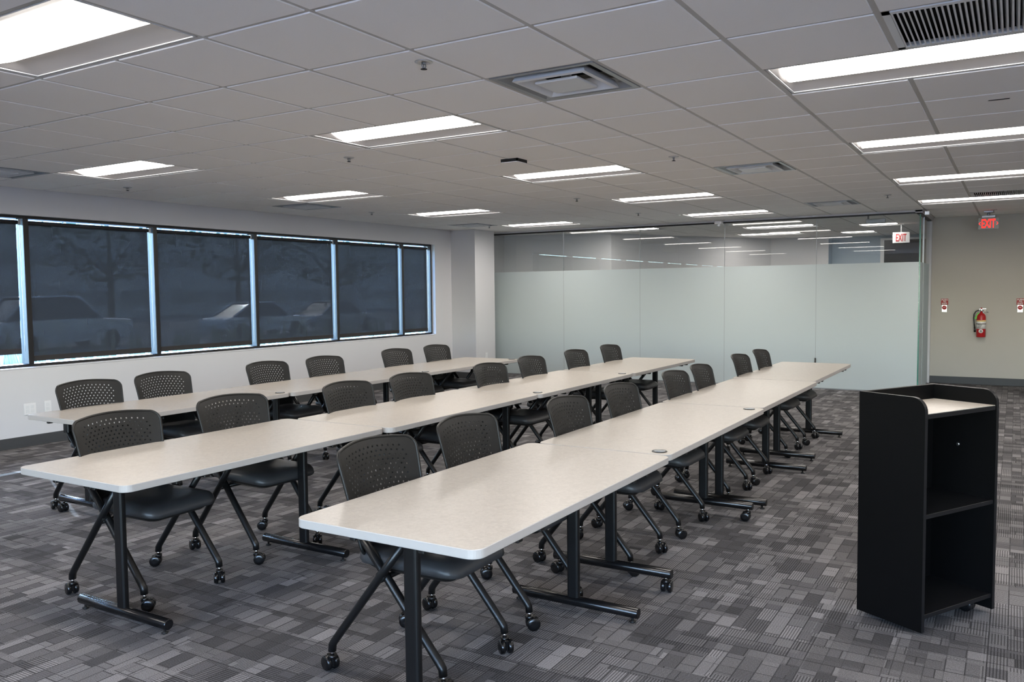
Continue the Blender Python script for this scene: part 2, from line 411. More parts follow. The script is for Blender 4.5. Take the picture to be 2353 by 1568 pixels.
# walls outside the picture: right and behind, the latter with windows
b = MB(); b.box(U0, UR+0.15, V0-0.15, V0, 0, HC+0.1)
struct('wall_right', b, M['wall'])
BW = ((-8.3, -5.8), (-5.6, -3.1), (-2.9, -0.4))
b = MB()
b.box(U0-0.2, U0, V0-0.15, vw+0.24, 0, 0.8); b.box(U0-0.2, U0, V0-0.15, vw+0.24, 2.3, HC+0.2)
ys = [V0-0.15]+[y for p in BW for y in p]+[vw+0.24]
for i in range(0, len(ys), 2): b.box(U0-0.2, U0, ys[i], ys[i+1], 0.8, 2.3)
struct('wall_back', b, M['wall'])
for n, (y0, y1) in enumerate(BW):
    wr = struct('window_%d' % (n+2))
    b = MB()
    for a in (y0, (y0+y1)/2-0.03, y1-0.06): b.box(U0-0.16, U0-0.08, a, a+0.06, 0.8, 2.3)
    b.box(U0-0.16, U0-0.08, y0, y1, 0.8, 0.86); b.box(U0-0.16, U0-0.08, y0, y1, 2.24, 2.3)
    obj('window_frame', b, M['frame'], wr)
    b = MB(); b.box(U0-0.13, U0-0.122, y0, y1, 0.8, 2.3); obj('window_pane', b, M['pane'], wr)
    a = bpy.data.lights.new('daylight_portal', 'AREA'); a.shape = 'RECTANGLE'; a.size = 1.5; a.size_y = y1-y0; a.cycles.is_portal = True
    ao = bpy.data.objects.new('daylight_portal', a); C.objects.link(ao); ao.location = (U0-0.19, (y0+y1)/2, 1.55)
    ao.rotation_euler = Vector((1, 0, 0)).to_track_quat('-Z', 'Y').to_euler()
# room beyond the glass
b = MB()
poly = [(11.3, vw), (11.95, 3.55), (13.6, 2.85), (15.7, 1.55), (15.9, 0.42)]
for (x0, y0), (x1, y1) in zip(poly[:-1], poly[1:]):
    d = Vector((x1-x0, y1-y0, 0)).normalized(); n = Vector((-d.y, d.x, 0))*0.12
    if n.x < 0: n = -n
    b.prism([(x0, y0), (x1, y1), (x1+n.x, y1+n.y), (x0+n.x, y0+n.y)], 0, HC+0.1)
struct('wall_beyond', b, M['wall'])
b = MB(); b.box(16.3, 16.42, -3.2, 0.5, 0, HC+0.1); b.box(15.9, 16.42, 0.42, 0.54, 0, HC+0.1)
struct('wall_beyond_end', b, M['wall_blue'])
b = MB(); b.box(UR+0.15, 16.4, -3.3, -3.18, 0, HC+0.1)
struct('wall_beyond_side', b, M['wall_blue'])

# window: frame, mullions, panes
win = struct('window_1')
MU = [-3.73, -2.22, -0.71, 0.80, 2.295, 3.762, 5.245, 6.762, 8.288]
b = MB()
b.box(U0+0.15, WE, vw+0.075, vw+0.20, WB, WB+0.030); b.box(U0+0.15, WE, vw+0.075, vw+0.20, WT-0.028, WT)
b.box(WE-0.03, WE, vw+0.075, vw+0.20, WB, WT); b.box(U0+0.15, U0+0.19, vw+0.075, vw+0.20, WB, WT)
obj('window_frame', b, M['frame'], win)
mm = None
for u in MU:
    if mm is None:
        b = MB(); b.bbox(-0.027, 0.027, vw+0.07, vw+0.20, WB+0.03, WT-0.028, 0.003); mm = b.mesh('mullion', M['frame'])
    obj('mullion', mm, None, win, (u, 0, 0))
edges = [U0+0.19]+MU+[WE-0.03]
for i in range(len(edges)-1):
    b = MB(); b.box(edges[i]+0.027, edges[i+1]-0.027, vw+0.16, vw+0.166, WB+0.03, WT-0.028); obj('window_pane', b, M['pane_blue'], win)
b = MB(); b.bbox(U0+0.15, WE, vw-0.004, vw+0.075, WB-0.012, WB+0.002, 0.003)
obj('window_sill', b, M['wall'], win)
# shades
SH = ['first roller shade at the left edge of the photo, hem raised above the sill',
      'second black mesh roller shade from the left, with a car glinting behind it',
      'third black mesh roller shade from the left in the window band',
      'fourth black mesh roller shade from the left in the window band',
      'fifth black mesh roller shade from the left in the window band',
      'narrow black mesh roller shade beside the far jamb']
for i in range(0, 10):
    k = i-4
    x0, x1 = edges[i]+0.031, edges[i+1]-(0.076 if k < 5 else 0.058)
    hem = WB+(0.135 if k == 0 else 0.052)
    ztop = WT-0.075
    t = thing('roller_shade', SH[k] if k >= 0 else 'black mesh roller shade to the left, outside the photographed view', 'window shade', ((x0+x1)/2, vw+0.11, hem), 0, 'roller shades in the window band' if k >= 0 else 'roller shades out of view'); h = (x1-x0)/2
    b = MB(); b.box(-h, h, -0.0006, 0.0006, 0.05, ztop-hem); obj('shade_fabric', b, M['shade'], t)
    b = MB(); b.bbox(-h, h, -0.006, 0.006, 0.0, 0.055, 0.002); obj('hem_bar', b, M['hem'], t)
    b = MB(); b.tube([(-h, 0.012, ztop-hem+0.01), (h+0.02, 0.012, ztop-hem+0.01)], 0.021, 12); obj('roller_tube', b, M['hem'], t)
    b = MB(); b.bbox(h+0.016, h+0.042, -0.015, 0.02, ztop-hem-0.015, ztop-hem+0.04, 0.002); obj('shade_bracket', b, M['grey_metal'], t)
    b = MB(); b.tube([(h+0.035, -0.005, ztop-hem-0.01), (h+0.032, -0.008, 0.10), (h+0.028, -0.008, 0.02)], 0.0022, 6); obj('bead_chain', b, M['white_metal'], t)

# ---------------------------------------------------------------- ceiling
DI = [(2, -2), (8, -2), (14, -2), (2, 7), (8, 7), (14, 7)]       # supply diffusers (i, j of their lower corner)
RG = [(2, -5), (14, -5)]                                          # return grilles
LA = [(i, j) for j in (5, 0, -5) for i in (-5, -1, 3, 7, 11, 15)]+[(i, -10) for i in (-5, -1, 3, 7, 11, 15)]
occ = set(DI) | set(RG)
for i, j in LA: occ |= {(i, j), (i, j+1)}
ceil = struct('ceiling')
b = MB(); b.box(U0-0.2, 19.0, V0-0.2, vw+0.24, HC+0.16, HC+0.22); obj('ceiling_slab', b, M['plenum'], ceil)
g = 0.012
Q = co.matrix_world.inverted()
def seen(u, v, z=HC):
    p = Q @ Vector((u, v, z))
    if p.z > -0.3: return False
    x, y = p.x/-p.z*1914.54+1176.5, 784-p.y/-p.z*1914.54
    return -60 < x < 2413 and -60 < y < 1628
bt = MB(); bt.bbox(g, T-g, g, T-g, 0, 0.016, 0.003); tile_me = bt.mesh('ceiling_tile', M['tile'])
rest = MB(); ntile = 0
for i in range(-9, 17):
    for j in range(-14, 9):
        if (i, j) in occ: continue
        u, v = i*T, j*T
        if u < U0-0.5 or v < V0-0.5: continue
        if any(seen(u+a*T, v+c*T) for a in (0, .5, 1) for c in (0, .5, 1)) and (u < UG-0.1 or v < -1.7) and ntile < 299:
            obj('ceiling_tile', tile_me, None, ceil, (u, v, HC)); ntile += 1
        else: rest.box(u+g, u+T-g, v+g, v+T-g, HC, HC+0.016)
# last strip up to the glass, the header and the corridor by the far wall, and the room beyond
for j in range(-14, 9):
    v = j*T
    if v < V0-0.5: continue
    if v < -2.4:
        for i in (17, 18, 19):
            if any(seen((i+a)*T, v+c*T) for a in (0, 1) for c in (0, 1)):
                bb = MB(); bb.bbox(g, min(T, UR-i*T)-g, g, T-g, 0, 0.016, 0.003); obj('ceiling_tile', bb, M['tile'], ceil, (i*T, v, HC))
            else: rest.box(i*T+g, min((i+1)*T, UR)-g, v+g, v+T-g, HC, HC+0.016)
    else:
        bb = MB(); bb.bbox(17*T+g-0.0, UG-0.06, v+g, v+T-g, HC, HC+0.016, 0.003)
        rest.box(17*T+g, UG-0.03, v+g, v+T-g, HC, HC+0.016)
NB = [(20, 0), (23, 1)]
nocc = set()
for i, j in NB: nocc |= {(i, j), (i, j+1)}
for i in range(17, 28):
    for j in range(-5, 9):
        u, v = i*T, j*T
        if v < -2.4 and u < UR: continue
        if (i, j) in nocc or (i, j) in ((21, -2), (24, -1)): continue
        u0 = max(u, UG+0.03)
        if u0 < u+T-0.05: rest.box(u0+g*(u0 == u), u+T-g, v+g, v+T-g, HC, HC+0.016)
o = obj('ceiling_tile_field', rest, M['tile'], ceil); o['kind'] = 'stuff'
for j in range(-14, 10):
    if j*T < V0: continue
    inner = {i for i, jj in LA+NB if jj+1 == j}; run = None
    for i in range(-10, 30):
        if run is None and i not in inner: run = i
        if run is not None and (i in inner or i == 29):
            x0, x1 = max(run*T, U0), min(i*T, 18.0)
            if x1 > x0+0.01:
                b = MB(); b.box(x0, x1, -0.0135, 0.0135, 0, 0.008); obj('ceiling_runner', b, M['grid'], ceil, (0, j*T, HC+0.0045))
            run = None
for i in range(-9, 29):
    if i*T < U0: continue
    b = MB(); b.box(-0.0125, 0.0125, V0, vw, 0, 0.008); obj('ceiling_tee', b, M['grid'], ceil, (i*T, 0, HC+0.0053))
# wall angle and header over the glass
b = MB(); b.box(UG-0.05, UG+0.05, -1.80, vw, 2.538, HC+0.02); b.box(UG-0.05, UR, -1.81, -1.71, 2.525, HC+0.02)
struct('trim_1', b, M['wall'])
b = MB(); b.box(UG-0.028, UG+0.028, -1.79, vw, 2.518, 2.538); b.box(UG-0.028, UR, -1.788, -1.732, 2.505, 2.525)
struct('trim_2', b, M['frame'])

# ---------------------------------------------------------------- light fixtures
def light_meshes():
    L2 = T-0.022; W2 = T/2-0.016
    fr = MB(); fr.box(-W2, W2, -L2, -L2+0.010, 0, 0.02); fr.box(-W2, W2, L2-0.010, L2, 0, 0.02)
    fr.box(-W2, -W2+0.008, -L2, L2, 0, 0.105); fr.box(W2-0.008, W2, -L2, L2, 0, 0.105)
    fr.box(-W2, W2, -L2, L2, 0.10, 0.105)
    rf = MB(); n = 8; a, c = W2-0.008, 0.158; e = L2-0.010; e2 = e-0.03
    for sgn in (-1, 1):
        vs = []
        for k in range(n+1):
            s = k/n; x = sgn*(a+(c-a)*s); z = 0.004+0.046*math.sin(s*PI/2)
            ye = e+(e2-e)*s
            vs += [(x, -ye, z), (x, ye, z)]
        rf.add(vs, [(2*k, 2*k+1, 2*k+3, 2*k+2) for k in range(n)], 0, True)
    for sgn in (-1, 1):
        vs = []
        for k in range(n+1):
            s = k/n; y = sgn*(e+(e2-e)*s); z = 0.004+0.046*math.sin(s*PI/2); x = a+(c-a)*s
            vs += [(-x, y, z), (x, y, z)]
        rf.add(vs, [(2*k, 2*k+1, 2*k+3, 2*k+2) for k in range(n)], 0, True)
    ln = MB(); vs = []; n = 10
    for k in range(n+1):
        x = -c+2*c*k/n; z = 0.040-0.041*math.cos(x/c*PI/2)
        vs += [(x, -e2, z), (x, e2, z)]
    ln.add(vs, [(2*k, 2*k+1, 2*k+3, 2*k+2) for k in range(n)], 0, True)
    return fr.mesh('light_frame', M['white_metal']), rf.mesh('reflector', M['reflector']), ln.mesh('lens', M['lens'])
lf, lr, ll = light_meshes()
LBL = {(-1, 0): 'recessed ceiling light at the top left corner of the photo',
 (3, 0): 'recessed ceiling light in the middle of the ceiling, left of the large square air diffuser',
 (7, 0): 'recessed ceiling light, second in the middle line, just behind the small black-edged plate',
 (11, 0): 'recessed ceiling light, third from the front in the middle line of lights',
 (15, 0): 'recessed ceiling light in the middle line, nearest the glass wall',
 (3, 5): 'recessed ceiling light nearest the left edge, above the black window band',
 (7, 5): 'recessed ceiling light in the window-side line, second from the left',
 (11, 5): 'recessed ceiling light in the window-side line, third from the left',
 (15, 5): 'recessed ceiling light in front of the white column by the window wall',
 (3, -5): 'recessed ceiling light at the right edge, right below the large return grille',
 (7, -5): 'recessed ceiling light in the right-hand line, second from the top',
 (11, -5): 'recessed ceiling light in the right-hand line, third from the top',
 (15, -5): 'recessed ceiling light in the right-hand line, nearest the red exit sign'}
first = None
def put_light(i, j, label, group='recessed ceiling lights', w=2):
    global first
    loc = ((i+0.5)*T, (j+1)*T, HC+0.0045)
    if first is None:
        t = thing('ceiling_light', label, 'ceiling light', loc, 0, group); first = t
        obj('light_frame', lf, None, t); obj('reflector', lr, None, t); obj('lens', ll, None, t)
        a = bpy.data.lights.new('lamp', 'AREA'); a.shape = 'RECTANGLE'; a.size = 0.22; a.size_y = 1.05; a.energy = LAMP; a.color = (1.0, 0.935, 0.86); a.spread = math.radians(168)
        ao = bpy.data.objects.new('lamp', a); C.objects.link(ao); ao.parent = t; ao.location = (0, 0, -0.0025)
        return t
    return dup(first, loc, 0, label, group)
for i, j in LA:
    if (i, j) in LBL: put_light(i, j, LBL[(i, j)])
    else: put_light(i, j, 'recessed ceiling light out of view, beside or behind the camera', 'ceiling lights out of view')
def dim(t, k):
    for ch in t.children:
        if ch.type == 'LIGHT': ch.data = ch.data.copy(); ch.data.energy *= k
put_light(20, 0, 'recessed ceiling light seen through the glass wall, the nearer of the two long ones')
dim(put_light(23, 1, 'recessed ceiling light seen through the glass wall, the farther long one'), 0.25)
t = put_light(21, -2, 'small recessed light through the glass wall, left below the door closer'); t.scale = (1, 0.5, 1); t.location.y = -1.5*T; dim(t, 0.4)
t = put_light(24, -1, 'small recessed light through the glass wall, left of the unlit exit sign'); t.scale = (1, 0.5, 1); t.location.y = -0.5*T; dim(t, 0.4)
t = put_light(18, 5, 'recessed ceiling light through the glass wall, washing the wall below it'); t.location = (11.35, 2.95, HC-0.012); dim(t, 0.3)

# ---------------------------------------------------------------- diffusers, grilles, ceiling bits
def sq_ring(mb, h0, z0, h1, z1, mi=0):
    a = [(-h0, -h0, z0), (h0, -h0, z0), (h0, h0, z0), (-h0, h0, z0)]; c = [(-h1, -h1, z1), (h1, -h1, z1), (h1, h1, z1), (-h1, h1, z1)]
    mb.add(a+c, [(k, (k+1) % 4, 4+(k+1) % 4, 4+k) for k in range(4)], mi)
def diffuser(i, j, label, first=[None]):
    loc = ((i+0.5)*T, (j+0.5)*T, HC)
    if first[0]: return dup(first[0], loc, 0, label, 'square air diffusers')
    t = thing('air_diffuser', label, 'air vent', loc, 0, 'square air diffusers'); first[0] = t
    H = T/2-0.015
    b = MB(); sq_ring(b, H, 0.0, H-0.03, 0.001); sq_ring(b, H, 0.0, H, 0.014); sq_ring(b, H-0.03, 0.001, H-0.055, 0.03); sq_ring(b, H-0.055, 0.03, 0.19, 0.045)
    obj('diffuser_frame', b, M['grey_metal'], t)
    b = MB(); sq_ring(b, 0.205, -0.006, 0.185, -0.010); sq_ring(b, 0.185, -0.010, 0.13, 0.045); sq_ring(b, 0.205, -0.006, 0.19, 0.03)
    obj('diffuser_cone', b, M['white_metal'], t)
    b = MB(); b.bbox(-0.120, 0.120, -0.120, 0.120, -0.012, 0.002, 0.004); b.box(-0.02, 0.02, -0.02, 0.02, 0.001, 0.09); obj('diffuser_plaque', b, M['white_metal'], t)
    b = MB(); b.box(-0.24, 0.24, -0.24, 0.24, 0.10, 0.105); obj('duct_opening', b, M['dark'], t)
    return t
for (i, j), lb in zip(DI, ('large square air diffuser in the middle of the near ceiling', 'square air diffuser above the middle of the glass wall', 'small far square air diffuser left of the right-hand lights',
        'square air diffuser cut by the left edge of the photo', 'square air diffuser over the window wall, just below a ceiling light', 'square air diffuser in front of the white column')): diffuser(i, j, lb)
for (i, j), lb in zip(RG, ('large slatted return grille at the top right corner', 'small far slatted return grille above the light near the exit sign')):
    t = thing('return_grille', lb, 'air vent', ((i+0.5)*T, (j+0.5)*T, HC), 0, 'return grilles'); H = T/2-0.014
    b = MB(); b.box(-H, H, -H, -H+0.03, 0, 0.02); b.box(-H, H, H-0.03, H, 0, 0.02); b.box(-H, -H+0.03, -H, H, 0, 0.02); b.box(H-0.03, H, -H, H, 0, 0.02)
    obj('grille_frame', b, M['white_metal'], t)
    b = MB(); b.box(-H, H, -H, H, 0.075, 0.08); b.box(-H, -H+0.004, -H, H, 0.02, 0.08); b.box(H-0.004, H, -H, H, 0.02, 0.08); b.box(-H, H, -H, -H+0.004, 0.02, 0.08); b.box(-H, H, H-0.004, H, 0.02, 0.08); obj('grille_backing', b, M['dark'], t)
    b = MB(); b.prism([(-0.0035, 0.0), (0.0035, 0.0), (0.0115, 0.026), (0.006, 0.026)], -H+0.03, H-0.03, mtx=Matrix(((0, 0, 1, 0), (1, 0, 0, 0), (0, 1, 0, 0), (0, 0, 0, 1))))
    sm = b.mesh('slat', M['white_metal'])
    for k in range(27): obj('slat', sm, None, t, (0, -H+0.03+0.0195*(k+0.5), 0))
SP = [((1.30, -0.90), 'pendent sprinkler left of the large square air diffuser'), ((4.35, 2.62), 'pendent sprinkler below the front middle ceiling light, above the windows'), ((4.55, 7.55), 'pendent sprinkler below the leftmost ceiling light by the windows'),
      ((6.73, -0.90), 'pendent sprinkler right of the second light in the middle line'), ((10.4, 2.37), 'small pendent sprinkler left of the third light in the middle line'), ((10.14, 7.21), 'small pendent sprinkler over the right part of the window band'),
      ((13.97, 2.6), 'tiny pendent sprinkler above the left part of the glass wall'), ((13.44, -2.68), 'pendent sprinkler between the far air diffuser and the right-hand lights'), ((14.9, 7.23), 'tiny pendent sprinkler beneath the air diffuser at the column'), ((18.3, -4.33), 'pendent sprinkler just above the lit exit sign')]
sp0 = None
for (i, j), lb in SP:
    loc = (i*T, j*T, HC)
    if sp0 is None:
        sp0 = thing('sprinkler', lb, 'sprinkler', loc, 0, 'pendent sprinklers')
        b = MB(); b.lathe([(0.042, 0.0), (0.042, -0.003), (0.030, -0.008), (0.020, -0.008), (0.018, 0.0)], 20); obj('escutcheon', b, M['alum'], sp0)
        b = MB(); b.lathe([(0.012, 0.008), (0.012, -0.008), (0.008, -0.010), (0.006, -0.014)], 12)
        for sgn in (-1, 1): b.tube([(sgn*0.011, 0, -0.008), (sgn*0.016, 0, -0.018), (sgn*0.004, 0, -0.032)], 0.0028, 6)
        b.tube([(0, 0, -0.014), (0, 0, -0.034)], 0.0025, 6)
        obj('sprinkler_body', b, M['grey_metal'], sp0)
        b = MB(); b.lathe([(0.004, -0.030), (0.015, -0.033), (0.016, -0.035), (0.003, -0.036)], 14); obj('deflector', b, M['dark'], sp0)
    else: dup(sp0, loc, 0, lb, 'pendent sprinklers')
t = thing('ceiling_cover_plate', 'small white plate hanging open at one black edge beside the middle lights', 'cover plate', (5.75*T, 0.97*T, HC))
b = MB(); b.bbox(-0.075, 0.075, -0.075, 0.075, -0.03, -0.022, 0.002); obj('plate', b, M['tile'], t)
b = MB(); b.box(-0.078, -0.068, -0.078, 0.078, -0.024, 0.0); b.box(-0.078, 0.078, -0.078, -0.068, -0.024, 0.0); b.box(-0.07, 0.07, -0.07, 0.07, -0.022, 0.0); obj('plate_side', b, M['dark'], t)
t = tag(obj('ceiling_slot', MB(), M['dark']), 'dark chipped slot in a ceiling tile at the right edge', 'ceiling slot')
b = MB(); b.prism([(-0.012, -0.06), (0.008, -0.055), (0.010, 0.0), (0.004, 0.05), (-0.010, 0.045)], -0.002, 0.004); t.data = b.mesh('ceiling_slot', M['dark']); t.location = (5.3*T, -4.62*T, HC)
# motion sensor by the glass header
t = thing('motion_sensor', 'white ceiling sensor with a clear bulb in front of the glass wall', 'sensor', (10.36, 1.02, HC))
b = MB(); b.lathe([(0.085, 0), (0.085, -0.012), (0.07, -0.018)], 24); obj('sensor_plate', b, M['grid'], t)
b = MB(); b.bbox(-0.05, 0.05, -0.055, 0.055, -0.065, -0.016, 0.006); obj('sensor_body', b, M['plate'], t)
b = MB(); b.lathe([(0.028, -0.062), (0.030, -0.075), (0.022, -0.095), (0.006, -0.102)], 16); obj('sensor_bulb', b, M['white_metal'], t)

# ---------------------------------------------------------------- glass partition
gw = struct('wall_glass')
seams = [vw, 3.818, 2.394, 0.982, -0.393, -1.764]
FZ = 1.845
for a, c in zip(seams[:-1], seams[1:]):
    b = MB(); b.box(UG-0.005, UG+0.005, c+0.002, a-0.002, 0.012, 2.518); p = obj('glass_panel', b, M['part'], gw)
    b = MB(); b.box(UG-0.0062, UG-0.0054, c+0.002, a-0.002, 0.014, FZ); obj('frosted_film', b, M['film'], p)
for s in seams[1:-1]:
    b = MB(); b.box(UG-0.006, UG+0.006, s-0.003, s+0.003, 0.012, 2.518); obj('joint_seal', b, M['grey_metal'], gw)
b = MB(); b.box(UG-0.006, UG+0.006, -1.780, -1.764, 0.012, 2.518); obj('glass_edge', b, M['green'], gw)
b = MB(); b.box(UG+0.01, UR-0.06, -1.767, -1.757, 0.012, 2.505); p = obj('glass_panel', b, M['part'], gw)
b = MB(); b.box(UG+0.012, UR-0.06, -1.7685, -1.7677, 0.014, FZ); obj('frosted_film', b, M['film'], p)
b = MB(); b.box(11.12, 11.135, -1.775, -1.750, 0.012, 2.505); obj('joint_seal', b, M['grey_metal'], gw)
b = MB(); b.box(UG-0.012, UG+0.014, -1.77, vw, 0, 0.014); b.box(UG, UR, -1.774, -1.745, 0, 0.014); obj('floor_channel', b, M['grey_metal'], gw)
b = MB(); b.box(UR-0.06, UR, -1.80, -1.72, 0, 2.505)
struct('trim_3', b, M['wall'])
b = MB(); b.tube([(UG-0.045, -0.40, 0.26), (UG-0.045, -0.40, 0.46)], 0.011, 10)
for z in (0.29, 0.43): b.tube([(UG-0.045, -0.40, z), (UG-0.004, -0.40, z)], 0.007, 8)
obj('door_pull', b, M['black'], gw)
b = MB(); b.bbox(UG+0.03, UG+0.08, -1.32, -1.06, 2.41, 2.475, 0.006)
b.tube([(UG+0.055, -1.09, 2.44), (UG+0.055, -1.09, 2.52)], 0.012, 8)
tag(obj('door_closer', b, M['grey_metal']), 'grey door closer box at the top of the glass wall', 'door closer')
b = MB(); b.bbox(-0.05, 0.05, -0.035, 0.035, -0.06, 0.0, 0.008); b.tube([(0.02, 0, -0.05), (0.06, 0.0, -0.02)], 0.012, 8)
tag(obj('corner_bracket', b, M['alum'], None, (UG-0.04, -1.86, 2.54)), 'metal bracket at the top corner of the glass wall', 'bracket')
# dark window and unlit exit sign in the room beyond
wd = struct('window_5')
b = MB(); b.box(16.26, 16.30, -1.9, -0.60, 1.2, 2.46); obj('window_pane', b, mat('dark_window', (0.012, 0.012, 0.014), 0.25), wd)
b = MB()
b.box(16.24, 16.31, -0.60, -0.53, 0.0, 2.50); b.box(16.24, 16.31, -1.9, -0.60, 2.46, 2.50); obj('window_frame', b, M['plate'], wd)
def letters(par, txt, wid, hgt, m, z, bold=0.0, dx=0.0, dy=0.0, name='lettering'):
    me = text_mesh(txt, hgt*1.4, name, m, bold)
    xs = [v.co.x for v in me.vertices]; ys = [v.co.y for v in me.vertices]
    cx, cy = (min(xs)+max(xs))/2, (min(ys)+max(ys))/2; kx, ky = wid/(max(xs)-min(xs)), hgt/(max(ys)-min(ys))
    for v in me.vertices: v.co.x = (v.co.x-cx)*kx; v.co.y = (v.co.y-cy)*ky
    o = obj(name, me, None, par); o.location = (dx, dy, z); return o
t = on_wall('exit_sign', 'unlit white sign with red EXIT letters behind the glass wall', 'exit sign', 13.2, -1.245, 2.335)
b = MB(); b.bbox(-0.133, 0.133, -0.09, 0.09, -0.012, 0.012, 0.003); obj('sign_panel', b, M['plate'], t)
letters(t, 'EXIT', 0.165, 0.125, M['exit_off'], 0.0135, 0.003)
b = MB(); b.tube([(0, 0.09, 0), (0, HC-2.335, 0)], 0.008, 8); obj('hanger', b, M['plate'], t)

# ---------------------------------------------------------------- lit exit sign
t = on_wall('exit_sign', 'lit hanging sign with glowing red EXIT letters and arrows', 'exit sign', 11.3, -2.575, 2.39)
b = MB(); b.bbox(-0.125, 0.125, -0.085, 0.075, -0.003, 0.003, 0.001); obj('sign_panel', b, M['acrylic'], t)
letters(t, 'EXIT', 0.172, 0.125, M['exit_on'], 0.0045, 0.004, 0.0, -0.006)
for sg in (-1, 1):
    b = MB(); x = sg*0.096
    b.prism([(x, 0.016), (x+sg*0.007, 0.016), (x+sg*0.024, -0.006), (x+sg*0.007, -0.028), (x, -0.028), (x+sg*0.016, -0.006)], 0.0035, 0.005)
    obj('arrow', b, M['exit_on'], t)
b = MB(); b.bbox(-0.085, 0.085, 0.075, 0.105, -0.02, 0.02, 0.004); b.tube([(0, 0.10, 0), (0, 0.15, 0)], 0.02, 10); b.bbox(-0.06, 0.06, 0.145, 0.171, -0.05, 0.05, 0.004)
obj('sign_canopy', b, M['grey_metal'], t)

# ---------------------------------------------------------------- push to exit, extinguisher, outlets
for v, lb in ((-1.99, 'left'), (-2.99, 'right')):
    dv = 'near the glass wall' if lb == 'left' else 'cut by the right edge of the photo'
    t = on_wall('push_sign', 'small red PUSH TO EXIT sign, '+dv, 'sign', UR-0.002, v, 1.263, 'push to exit signs')
    b = MB(); b.bbox(-0.050, 0.050, -0.047, 0.047, 0, 0.004, 0.001); obj('sign_plate', b, M['sign_red'], t)
    for k, (tx, sz) in enumerate((('PUSH', 0.036), ('TO', 0.036), ('EXIT', 0.036))): letters(t, tx, {'PUSH': 0.084, 'TO': 0.040, 'EXIT': 0.070}[tx], 0.023, M['white'], 0.0048, 0.0008, 0, 0.029-0.029*k)
    t = on_wall('push_button', 'grey plate with red exit button, '+dv, 'button', UR-0.002, v+0.002, 1.158, 'exit buttons')
    b = MB(); b.bbox(-0.036, 0.036, -0.055, 0.055, 0, 0.006, 0.002); obj('button_plate', b, M['alum'], t)
    b = MB(); b.lathe([(0.032, 0.004), (0.032, 0.014), (0.026, 0.020), (0.0, 0.021)], 22); o = obj('button_cap', b, M['red'], t); o.location = (0, 0.015, 0)
    letters(t, 'EXIT', 0.036, 0.012, M['white'], 0.0215, 0.0, 0, 0.015)
t = on_wall('fire_extinguisher', 'red fire extinguisher hanging on the beige wall', 'fire extinguisher', UR-0.075, -2.49, 0.73)
RZ = Matrix(((1, 0, 0, 0), (0, 0, 1, 0), (0, -1, 0, 0), (0, 0, 0, 1)))     # lathe axis -> local y
b = MB(); b.lathe([(0.060, 0.0), (0.063, 0.006), (0.063, 0.30), (0.058, 0.325), (0.045, 0.348), (0.026, 0.362), (0.018, 0.368), (0.018, 0.385)], 28, 0, RZ); obj('cylinder', b, M['red'], t)
b = MB(); b.lathe([(0.0638, 0.125), (0.0638, 0.255)], 28, 0, RZ); obj('label_band', b, M['white'], t)
b = MB(); b.lathe([(0.0642, 0.238), (0.0642, 0.252)], 28, 0, RZ); obj('label_stripe', b, M['yellow'], t)
b = MB(); b.lathe([(0.066, 0.196), (0.066, 0.206)], 28, 0, RZ); obj('strap', b, M['black'], t)
b = MB()
for k in range(5): b.box(-0.04, 0.02-0.006*k, 0.186-0.011*k, 0.190-0.011*k, 0.0, 0.0005)
vs = []
o = obj('label_print', b, M['dark'], t); o.location = (0.0, 0.0, 0.064)
b = MB(); b.lathe([(0.030, 0), (0.030, 0.0006)], 22); o = obj('round_badge', b, M['white'], t); o.location = (0, 0.092, 0.0636)
b = MB()
b.prism([(-0.015, -0.012), (-0.009, -0.012), (0.0, 0.010), (0.009, -0.012), (0.015, -0.012), (0.004, 0.018), (-0.004, 0.018)], 0, 0.0006); b.box(-0.005, 0.005, -0.014, -0.006, 0, 0.0006)
o = obj('badge_mark', b, M['dark'], t); o.location = (0, 0.092, 0.0645)
b = MB(); b.lathe([(0.020, 0.383), (0.022, 0.40), (0.014, 0.425), (0.012, 0.43)], 16, 0, RZ); b.tube([(0, 0.405, 0), (-0.035, 0.405, 0)], 0.010, 10); obj('valve', b, M['chrome'], t)
b = MB(); b.lathe([(0.014, 0.428), (0.016, 0.438), (0.010, 0.442)], 12, 0, RZ); obj('gauge_cap', b, M['red'], t)
b = MB(); b.bbox(-0.01, 0.085, 0.418, 0.428, -0.011, 0.011, 0.002, 0, Matrix.Rotation(math.radians(3), 4, 'Z')); obj('lever', b, M['chrome'], t)
b = MB(); b.tube([(0.005, 0.405, 0), (0.045, 0.392, 0), (0.092, 0.372, 0)], 0.0075, 8); obj('carry_handle', b, M['chrome'], t)
b = MB(); b.tube([(-0.03, 0.405, 0.0), (-0.07, 0.39, 0.0), (-0.097, 0.345, 0.0), (-0.100, 0.28, 0.0), (-0.092, 0.20, 0.0), (-0.085, 0.14, 0.0)], 0.0085, 10); obj('hose', b, M['gloss'], t)
b = MB(); b.tube([(-0.085, 0.14, 0), (-0.082, 0.075, 0)], [0.010, 0.014], 12); b.tube([(-0.0855, 0.15, 0), (-0.085, 0.135, 0)], 0.011, 10); obj('nozzle', b, M['gloss'], t)
b = MB(); b.prism([(-0.02, 0.372), (-0.05, 0.362), (-0.092, 0.275), (-0.064, 0.272)], 0.02, 0.021); obj('inspection_tag', b, M['tag'], t)
b = MB(); b.bbox(-0.03, 0.03, 0.30, 0.40, -0.074, -0.062, 0.002); obj('wall_bracket', b, M['grey_metal'], t)

